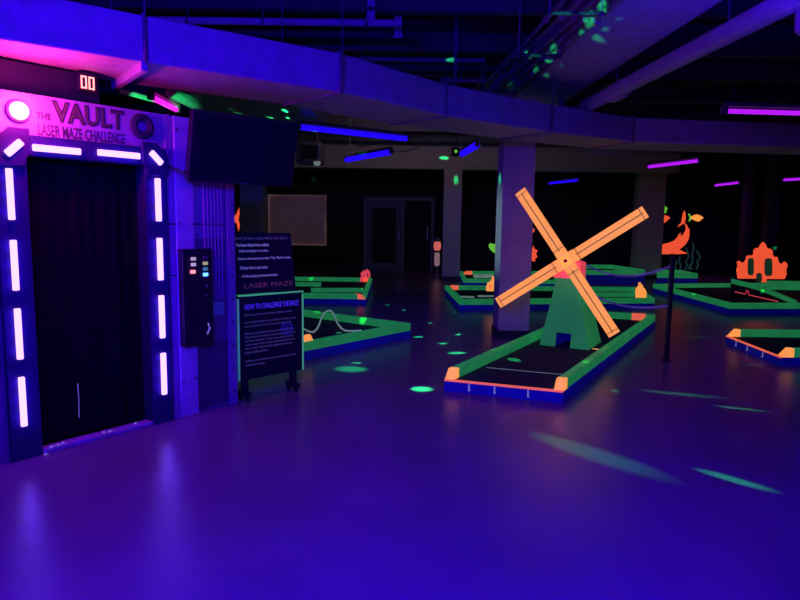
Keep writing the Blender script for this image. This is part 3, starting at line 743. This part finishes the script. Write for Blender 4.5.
chain(Vector((p1.x-.03, p1.y, .66)), Vector((p2.x, p2.y, .66)), .17, 'lower violet plastic chain hanging from the slim black post')

# ------------------------------------------------------------------ air duct across the hall
DZ = 2.62
bot = [(-130, 20), (0, 40), (145, 62.5), (340, 92), (446, 116), (550, 132), (632, 142), (700, 144.5), (800, 147.5), (900, 151)]
top = [(-130, -44), (0, -14), (145, 17), (340, 54), (446, 90), (550, 108), (632, 122), (700, 124.5), (800, 127.5), (900, 131)]
fp = [atz(x, y, DZ) for x, y in bot]; DH = .40; DWd = .80
def ringpts(i, grow=0.0):
    a = fp[max(i-1, 0)]; b = fp[min(i+1, len(fp)-1)]; d = (b-a); d.z = 0; d.normalize(); s_ = Vector((-d.y, d.x, 0)); p = fp[i]; g = grow
    zt = DZ+HT[i]
    return [p-s_*g+Vector((0, 0, -g)), p+s_*(DWd+g)+Vector((0, 0, -g)), Vector((p.x, p.y, zt+g))+s_*(DWd+g), Vector((p.x, p.y, zt+g))-s_*g], d
HT = []
for i, (x, y) in enumerate(top):
    p = fp[i]; q = aty(x, y, p.y); HT.append(max(.3, min(.5, q.z-DZ)))
dk = thing('air_duct', 'long boxy air duct crossing the hall above the maze entrance', 'duct', (fp[2].x, fp[2].y, DZ))
for i in range(len(fp)-1):
    r0, _ = ringpts(i); r1, _ = ringpts(i+1)
    link('duct_section', MB().loft([r0, r1]), M['duct'], dk, world=True, bev=.012)
def lip_(r): return [r[0]+Vector((0, 0, .02)), r[1]+Vector((0, 0, .02)), r[1]-Vector((0, 0, .045)), r[0]-Vector((0, 0, .045))]
for i in (2, 3, 4, 5, 6, 8):
    r0, d = ringpts(i, .014); w = .012
    link('flange', MB().loft([[p-d*w for p in r0], [p+d*w for p in r0]]), M['duct_dark'], dk, world=True, bev=.004)
    if i == 2: link('flange_lip', MB().loft([[p-d*.03 for p in lip_(r0)], [p+d*.012 for p in lip_(r0)]]), M['duct'], dk, world=True, bev=.004)
for i in (2, 3, 5, 6):
    r, d = ringpts(i, .03)
    for q in (r[0], r[1]): link('hanger_rod', MB().tube([Vector((q.x, q.y, DZ)), Vector((q.x, q.y, CEIL))], .007, 6), M['wire'], dk, world=True)

n0 = atz(175, 98, 2.86); n1 = atz(322, 123, 2.86)
rd = thing('rear_duct', 'dark flat duct behind the air duct above the television', 'duct', (n0.x, n1.y, 2.86))
link('duct_section', MB().box((n0.x, 6.7, 2.86), (n1.x, 8.9, 3.1)), M['pipe_dark'], rd, world=True, bev=.01)
for x in (n0.x+.2, n1.x-.2): link('hanger_rod', MB().tube([(x, 8.5, 3.1), (x, 8.5, CEIL)], .008, 6), M['wire'], rd, world=True)
# overhead duct running down the hall
OZ = 3.22
a = atz(622, 0, OZ); b = atz(505, 106, OZ); dd = (b-a).normalized(); a2_ = a-dd*3.0; wdt = (atz(724, 0, OZ)-a); perp = Vector((dd.y, -dd.x, 0)); wid = abs(wdt.dot(perp))
od = thing('overhead_duct', 'wide rectangular duct under the ceiling running away from the camera', 'duct', (a.x, a.y, OZ))
endp = a+dd*6.5
secs = [a2_.lerp(endp, t) for t in (0, .2, .4, .6, .8, 1)]
for q0, q1 in zip(secs[:-1], secs[1:]):
    R0 = [q0, q0+perp*wid, q0+perp*wid+Vector((0, 0, .4)), q0+Vector((0, 0, .4))]; R1 = [p+(q1-q0) for p in R0]
    link('duct_section', MB().loft([R0, R1]), M['duct'], od, world=True, bev=.01)
# round pipe with a fitting
PZ = 3.0
a = atz(796, -2, PZ); b = atz(586, 106, PZ); dd2 = (b-a).normalized()
rp = thing('overhead_pipe', 'fat round pipe with a collar running under the ceiling at upper right', 'pipe', (a.x, a.y, PZ))
link('pipe_run', MB().tube([a-dd2*3, a, b], .078, 20), M['pipe'], rp, world=True, smooth=True)
c_ = atz(618, 91, PZ)
link('collar', MB().tube([c_-dd2*.16, c_-dd2*.14, c_+dd2*.14, c_+dd2*.16], [.08, .098, .098, .08], 20), M['pipe'], rp, world=True, smooth=True)
link('pipe_end', MB().tube([b, b+dd2*.35, b+dd2*.6+Vector((-.05, 0, .05)), b+dd2*.75+Vector((-.08, 0, .2)), b+dd2*.78+Vector((-.08, 0, .9))], .06, 14), M['pipe_dark'], rp, world=True, smooth=True)
for t in (.2, .75): q = a.lerp(b, t); link('hanger_rod', MB().tube([q, Vector((q.x, q.y, CEIL))], .006, 6), M['wire'], rp, world=True)

# bundle of small pipes to the left of the overhead duct
labels = ['small ceiling pipe nearest the wide overhead duct', 'second small ceiling pipe left of the wide overhead duct', 'third small ceiling pipe left of the wide overhead duct', 'fourth small ceiling pipe left of the wide overhead duct', 'bent small ceiling pipe farthest left of the wide overhead duct']
for k, (x0, y0, x1, y1, z, r) in enumerate([(616, 3, 510, 92, 3.20, .030), (604, 3, 506, 88, 3.26, .028), (592, 2, 500, 86, 3.32, .024), (577, 2, 492, 82, 3.36, .018), (560, 4, 484, 88, 3.40, .020)]):
    a = atz(x0, y0, z); b = atz(x1, y1, z); d = (b-a).normalized(); rr = a-d*2.5
    t = thing('ceiling_pipe', labels[k], 'pipe', (a.x, a.y, z), 0, 'small pipes under the ceiling')
    path = [rr, a, a.lerp(b, .5), b, b+d*.5]
    if k == 4: path = [rr, a, a.lerp(b, .35), a.lerp(b, .45)+Vector((-.12, 0, -.1)), a.lerp(b, .8)+Vector((-.12, 0, -.1)), b+Vector((-.05, 0, .1)), b+d*1.2]
    link('pipe_run', MB().tube(path, r, 12), M['pipe_dark'], t, world=True, smooth=True)
    for f in (.12, .5, .85):
        q = a.lerp(b, f); link('coupling', MB().tube([q-d*.03, q+d*.03], r+.012, 12), M['housing'], t, world=True)
for k, (x, y) in enumerate(((604, 14), (562, 56), (517, 92))):
    q = atz(x, y, 3.13); d = Vector((1, 0, 0))
    t = thing('pipe_hanger', ['nearest strut hanger under the small ceiling pipes', 'middle strut hanger under the small ceiling pipes', 'farthest strut hanger under the small ceiling pipes'][k], 'hanger', (q.x, q.y, 3.13), 0, 'strut hangers under the pipes')
    link('crossbar', MB().box((-.42, -.012, -.012), (.0, .012, .012)), M['black'], t, bev=.004)
    for u in (-.40, -.02): link('rod', MB().tube([(u, 0, -.03), (u, 0, CEIL-3.13)], .008, 6), M['wire'], t)
# diagonal brace and cross pipes
a = atz(482, 100, 3.0); b = atz(516, 60, 3.5)
tag(link('diagonal_brace', MB().tube([a-a, b-a], .03, 8), M['pipe_dark']), 'slanted dark steel brace rising behind the air duct', 'brace').location = a
for k, (x0, x1, y, z, m, lab) in enumerate([(150, 402, 20, 3.46, 'pipe', 'straight crosswise pipe near the top of the view'), (262, 486, 57.5, 3.44, 'pipe_dark', 'crosswise conduit with a green glint above the air duct'), (440, 488, 80, 3.40, 'pipe_dark', 'short crosswise conduit just above the bend of the air duct')]):
    a = atz(x0, y, z); b = atz(x1, y, z); b.y = a.y
    t = thing('cross_pipe', lab, 'pipe', a); r = .035 if k == 0 else .028
    link('pipe_run', MB().tube([a, b], r, 12), M[m], t, world=True, smooth=True)
    for f in (.15, .45, .86):
        q = a.lerp(b, f); link('hanger', MB().tube([q-Vector((0, 0, r)), Vector((q.x, q.y, CEIL))], .007, 6).tube([q-Vector((.015, 0, 0)), q+Vector((.015, 0, 0))], r+.008, 10), M['wire'], t, world=True)
for k, (x, y0, y1, Y) in enumerate(((371, -8, 20, 6.3), (398, 15, 38, 6.6), (455, 30, 90, 7.2), (545, 70, 100, 9.0))):
    a = aty(x, y1, Y); b = aty(x, y0, Y); b = Vector((a.x, a.y, CEIL))
    tag(link('hanging_strap', MB().box((-.014 if k > 1 else -.035, -.004, 0), (.014 if k > 1 else .035, .004, CEIL-a.z)).box((-.05, -.02, 0), (.05, .02, .012)), M['pipe'] if k < 2 else M['wire']), ['broad metal strap hanging at the top centre of the view', 'short metal strap hanging beside the broad strap', 'thin rod hanging above the bend of the air duct', 'thin rod hanging behind the small ceiling pipes'][k], 'hanger').location = a
# rounded pale drop at the right edge
q = aty(806, 20, 4.2)
dt = thing('hanging_canister', 'pale rounded canister hanging at the top right corner', 'canister', (q.x, q.y, q.z-.09))
link('shell', MB().lathe([(.03, 0), (.055, .02), (.062, .06), (.062, .32), (.05, .36), (.02, .38)], seg=24), M['pipe'], dt, smooth=True)
link('stem', MB().tube([(0, 0, .37), (0, 0, CEIL-(q.z-.09))], .01, 8), M['wire'], dt)

# ------------------------------------------------------------------ black-light fixtures
def lamp(x0, y0, x1, y1, z, m, label, r=.020, wires=True, power=0, colr=(.5, .04, 1), zz=None, body=True):
    a = atz(x0, y0, z); b = atz(x1, y1, zz or z); c = (a+b)/2; d = b-a; ln = d.length; d.normalize()
    t = thing('black_light', label, 'light', c, 0, 'black light tubes')
    mm = Matrix.Translation(c) @ d.to_track_quat('X', 'Z').to_matrix().to_4x4()
    link('tube', MB().tube([mm @ Vector((-ln/2+.03, 0, 0)), mm @ Vector((ln/2-.03, 0, 0))], r, 12), M[m], t, world=True, smooth=True)
    if body:
        link('housing', MB().prism([mm @ Vector(p) for p in ((-ln/2, -.035, .045), (-ln/2, .035, .045), (-ln/2, .025, .085), (-ln/2, -.025, .085))], d*ln), M['housing'], t, world=True)
    for sgn in (-1, 1):
        link('end_cap', MB().box((sgn*ln/2-.03, -.028, -.026), (sgn*ln/2+.03, .028, .05), mm), M['housing'], t, world=True)
    if wires:
        for sgn in (-1, 1): q = mm @ Vector((sgn*ln*.4, 0, .08)); link('wire', MB().tube([q, Vector((q.x, q.y, CEIL))], .004, 5), M['wire'], t, world=True)
    if power:
        ld = bpy.data.lights.new('black_light_glow', 'AREA'); ld.shape = 'RECTANGLE'; ld.size = ln; ld.size_y = .05; ld.color = colr; ld.energy = power
        lo = bpy.data.objects.new('black_light_glow', ld); C.objects.link(lo); lo.location = c-Vector((0, 0, .05))
        lo.rotation_euler = (0, 0, math.atan2(d.y, d.x))
    return t
PU = (.40, .02, 1); BL = (.10, .01, 1)
lamp(724, 111, 812, 113.5, 2.77, 'uv', 'long purple black light tube at upper right over the near hole', r=.024, power=2.5, colr=PU)
lamp(648, 167, 700, 160.5, 2.77, 'uv', 'purple black light tube hanging above the far right column', r=.030, power=2.5, colr=PU)
lamp(549, 183.5, 579, 180, 2.77, 'uv_blue', 'small violet black light tube seen above the windmill sails', r=.030, power=2.5, colr=PU)
lamp(715, 185.5, 740, 182.5, 2.77, 'uv', 'small distant purple black light tube over the castle', r=.030, power=2.5, colr=PU)
lamp(783, 180, 818, 178, 2.77, 'uv', 'distant purple black light tube at the right edge', r=.030, power=2.5, colr=PU)
lamp(298, 127, 408, 139, 2.74, 'uv_blue', 'long blue black light tube right of the television', r=.034, power=7, colr=BL)
lamp(346, 160, 391, 152, 2.74, 'uv_blue', 'short blue black light tube below the long blue one', r=.046, power=4, colr=BL)
lamp(462, 154, 477, 145, 2.74, 'uv_blue', 'stubby blue black light by the near column top', r=.05, power=2, colr=BL)
lamp(151, 97, 177, 110, 2.78, 'uv_pink', 'magenta black light tube over the maze entrance roof', r=.028, power=3, colr=(.9, .02, .8))
# looping cable between the two blue tubes
P = [atz(358, 147, 2.78), atz(392, 141, 2.80), atz(430, 135, 2.85), atz(440, 134, 2.87)]
tag(link('ceiling_cable', MB().tube([p-P[0] for p in P], .008, 6), M['wire']), 'thin straight cable running above the short blue tube', 'cable').location = P[0]
P = [atz(391, 151, 2.78), atz(405, 151.5, 2.76), atz(416, 148, 2.76), atz(426, 141, 2.80), atz(437, 135, 2.86)]
tag(link('ceiling_cable', MB().tube([p-P[0] for p in P], .008, 6), M['wire']), 'slack curved cable joined to the short blue tube end', 'cable').location = P[0]
# laser projector
q = atz(456, 152, 2.70)
lp = thing('laser_projector', 'small box laser projector glowing green under the ceiling near the column', 'projector', q)
link('case', MB().box((-.07, -.09, -.06), (.05, .09, .06)), M['black'], lp, bev=.006)
link('lens', MB().lathe([(.025, 0), (.025, .02), (.0, .024)], (-.01, -.09, 0), (0, -1, 0), 12), M['lime'], lp)
link('yoke', MB().tube([(0, 0, .06), (0, 0, CEIL-2.70)], .010, 6), M['wire'], lp)
# ventilation unit hanging behind the television
a = aty(296, 141, 12.6); b = aty(321, 163, 12.6)
vu = thing('ventilation_unit', 'grey box unit with a dark square opening hanging right of the television', 'ventilation unit', ((a.x+b.x)/2, 12.6, b.z))
hw = (b.x-a.x)/2; hh_ = a.z-b.z
mb = MB().box((-hw, 0, 0), (hw, .05, .07)).box((-hw, 0, hh_-.07), (hw, .05, hh_)).box((-hw, 0, .07), (-hw+.1, .05, hh_-.07)).box((hw-.06, 0, .07), (hw, .05, hh_-.07)).box((-hw, .05, 0), (hw, .6, hh_))
link('case', mb, M['facade_mid'], vu)
link('grille', MB().box((-hw+.1, .03, .07), (hw-.06, .05, hh_-.07)), M['black'], vu)
link('rod', MB().tube([(-hw+.1, .3, hh_), (-hw+.1, .3, CEIL-b.z)], .01, 6).tube([(hw-.1, .3, hh_), (hw-.1, .3, CEIL-b.z)], .01, 6), M['wire'], vu)
q = aty(317, 163, 12.2)
dm = thing('dome_camera', 'tiny pale dome under the ventilation unit right of the television', 'dome', q)
link('dome', MB().lathe([(.0, -.06), (.05, -.045), (.07, 0), (.06, .03)], seg=16), M['bulb'], dm, smooth=True)
link('stem', MB().tube([(0, 0, .03), (0, 0, CEIL-q.z)], .012, 6), M['wire'], dm)
# slanted pipes above the entrance roof
for k, (x0, y0, x1, y1, z, r) in enumerate(((118, 90, 176, 106, 2.95, .03), (170, 92, 199, 108, 2.86, .05))):
    a = atz(x0, y0, z); b = atz(x1, y1, z)
    tag(link('roof_pipe', MB().tube([a-a, b-a], r, 12), M['pipe'], smooth=True), ['thin green lit pipe beside the magenta tube over the entrance', 'short fat green lit pipe left of the television top'][k], 'pipe').location = a

# ------------------------------------------------------------------ lights
def area(loc, rot, sx, sy, e, col, spread=PI):
    ld = bpy.data.lights.new('unseen_area', 'AREA'); ld.shape = 'RECTANGLE'; ld.size = sx; ld.size_y = sy; ld.energy = e; ld.color = col; ld.spread = spread
    lo = bpy.data.objects.new('unseen_area', ld); C.objects.link(lo); lo.location = loc; lo.rotation_euler = rot; return lo
R_ = math.radians
BV = (.030, .0015, 1)
area((-1.2, .8, 2.65), (R_(104), 0, R_(8)), 1.2, .12, 62, BV, R_(104))
area((.1, .8, 2.45), (R_(6), 0, 0), 1.8, .15, 205, BV)
area((-1.6, .6, 2.6), (R_(10), 0, 0), 1.2, .15, 60, BV)  # unseen lamp added to brighten the left foreground floor
for u, z in BAR_GLOW:
    ld = bpy.data.lights.new('bar_glow', 'POINT'); ld.energy = .45; ld.color = (.05, .001, 1); ld.shadow_soft_size = .02
    lo = bpy.data.objects.new('bar_glow', ld); C.objects.link(lo); lo.location = fac(u, -.085, z)
area((2.0, 2.6, 2.55), (R_(180-25), 0, R_(0)), 1.0, .12, 170, BV, R_(120))  # unseen uplight added to brighten the overhead duct and round pipe
area((.5, 11.5, 3.3), (R_(93), 0, 0), 3.0, .2, 13, (.62, .42, .55), R_(110))  # unseen neutral fill added to lift the far columns and back wall
# red light of the beacon
pl_ = bpy.data.lights.new('beacon_glow', 'POINT'); pl_.energy = 26; pl_.color = (1, .025, .42); pl_.shadow_soft_size = .05
po = bpy.data.objects.new('beacon_glow', pl_); C.objects.link(po); po.location = fac(0, -.17, 2.28)

# green laser dots: one narrow real spot lamp per beam
GC = (.02, 1, .24)
def beam(src, tgt, ang, e, blend=.7, col=GC, narrow=1.0):
    ld = bpy.data.lights.new('laser_and_fill_spot', 'SPOT'); ld.energy = e; ld.color = col; ld.spot_size = R_(ang); ld.spot_blend = blend; ld.shadow_soft_size = .008
    lo = bpy.data.objects.new('laser_and_fill_spot', ld); C.objects.link(lo); src = Vector(src); tgt = Vector(tgt)
    lo.scale = (narrow, 1, 1); lo.location = src; lo.rotation_euler = (tgt-src).to_track_quat('-Z', 'Y').to_euler()
PJ = Vector((q.x*0+.35, 9.0, 2.55))
S1 = Vector((.2, 9.6, 2.55)); S2 = Vector((-1.0, 7.3, 2.5)); S3 = Vector((-.5, 11.0, 2.5)); S4 = Vector((-.2, 6.2, 2.5)); S5 = Vector((-.4, 8.6, 2.5)); S6 = Vector((4.2, 8.4, 2.5))
for (x, y, z, an, e, s_) in [
        (404, 310, 0, 1.6, 1800, S1), (388, 305, 0, 1.8, 1800, S1), (430, 323, 0, 2.0, 1500, S1), (454, 312, 0, 1.6, 1500, S3),
        (514, 360, .11, 2.4, 2600, S1), (490, 348.5, .21, 1.8, 900, S1), (587, 362, .21, 1.6, 1500, S1), (339, 333, .11, 2.0, 2600, S1), (317, 314, .16, 1.8, 1500, S4), (363, 321, .16, 1.8, 2200, S4),
        (311, 279, .16, 1.0, 2600, S5), (363, 289, .17, 1.1, 5000, S5), (700, 337, 0, 2.0, 400, S2), (752, 365, 0, 1.2, 700, S2),
        (761, 287, .40, 1.0, 3200, S6), (693, 299.5, .06, .9, 3200, S6), (480, 358, 0, 1.6, 400, S1)]:
    beam(s_, atz(x, y, z), an, e)
for x, y, an, e, nw in [(588, 452, 9.5, 750, .42), (733, 479.5, 3.0, 3400, .46), (680, 394, 6, 900, .3), (740, 408.5, 3.0, 2200, .3)]:
    beam(S2, atz(x, y), an, e, 1.0, GC, nw)
for x, y, an, e in [(351, 369, 3.4, 1500), (356, 363, 1.2, 2200), (422, 389, 1.7, 2000), (457, 353, 2.6, 2600), (443, 343.5, 1.8, 2600), (418, 337, 2.0, 2200), (458, 334.5, 1.6, 2200), (398, 328, 1.2, 1200)]:
    beam(S1, atz(x, y), an, e, .9, GC, 1.9)
# beams that land on uprights
for (x, y, Y, an, e, s_) in [(456, 180, 17.5, 1.6, 1500, Vector((1.0, 12, 2.6))), (444, 158, 17.6, 1.4, 2600, Vector((1.9, 13, 2.7))), (775, 248, 18.6, 1.6, 2600, Vector((7.5, 15.5, 1.9))), (324, 178, 18, 1.6, 500, Vector((-1, 13, 2.5)))]:
    beam(s_, aty(x, y, Y), an*(2 if x == 456 else 1), e, .8, GC, .5 if x == 456 else 2.6 if x == 444 else 1)
c1x = aty(501, 230, 8.75).x
beam((-1.8, 9.5, 1.9), (c1x, 9.0, 1.5), 26, 230, .8, (.30, .55, .50))  # wide pale fill added to lighten the near column's left face
beam((-.4, 9.6, 2.3), (c1x, 9.0, 2.2), 6, 200)
# beams on the ceiling services
SU = Vector((-.9, 2.2, 2.35))
for (x, y, z, an, e, s_) in [(607, 8, 3.24, 2.4, 1700, SU), (598, 20, 3.26, 2.4, 1700, SU), (594, 36, 3.22, 1.4, 1500, SU), (562, 50, 3.28, 1.5, 2600, SU), (556, 60, 3.24, 1.3, 1800, SU), (541, 71, 3.22, 1.2, 2200, SU), (533, 55, 3.36, .9, 2200, SU), (506, 84, 3.2, 1.0, 900, SU),
        (430, 57.5, 3.42, 1.6, 1200, Vector((-1.6, 6.2, 3.3))), (145, 97, 2.95, 9, 500, Vector((-2.6, 5.6, 2.3))), (165, 101, 2.92, 9, 260, Vector((-2.2, 5.6, 2.3))), (184, 100, 2.86, 12, 260, Vector((-2.0, 5.6, 2.4)))]:
    beam(s_, atz(x, y, z), an, e)
# beams grazing the underside of things right of the television
for (x, y, an, e, nw) in [(231, 109, 1.6, 500, .5), (238, 113, 2.6, 700, .5), (270, 117.5, 4, 700, .5), (285, 111, 3.6, 500, .5), (288, 118, 3, 700, .5), (316, 116, 3, 500, .6)]:
    beam(Vector((-1.4, 9.6, 1.9)), atz(x, y, 2.86), an, e, .6, GC, nw)
beam(Vector((-.8, 8.0, 2.2)), atz(364, 153, 2.82), 3, 260); beam(Vector((-.8, 7.0, 2.3)), aty(300, 133, 8.9), 3, 240)

# faint ambient
W = bpy.data.worlds.new('hall_air'); SC.world = W; W.use_nodes = True
bg = W.node_tree.nodes['Background']; bg.inputs['Color'].default_value = (.10, .02, .6, 1); bg.inputs['Strength'].default_value = .012
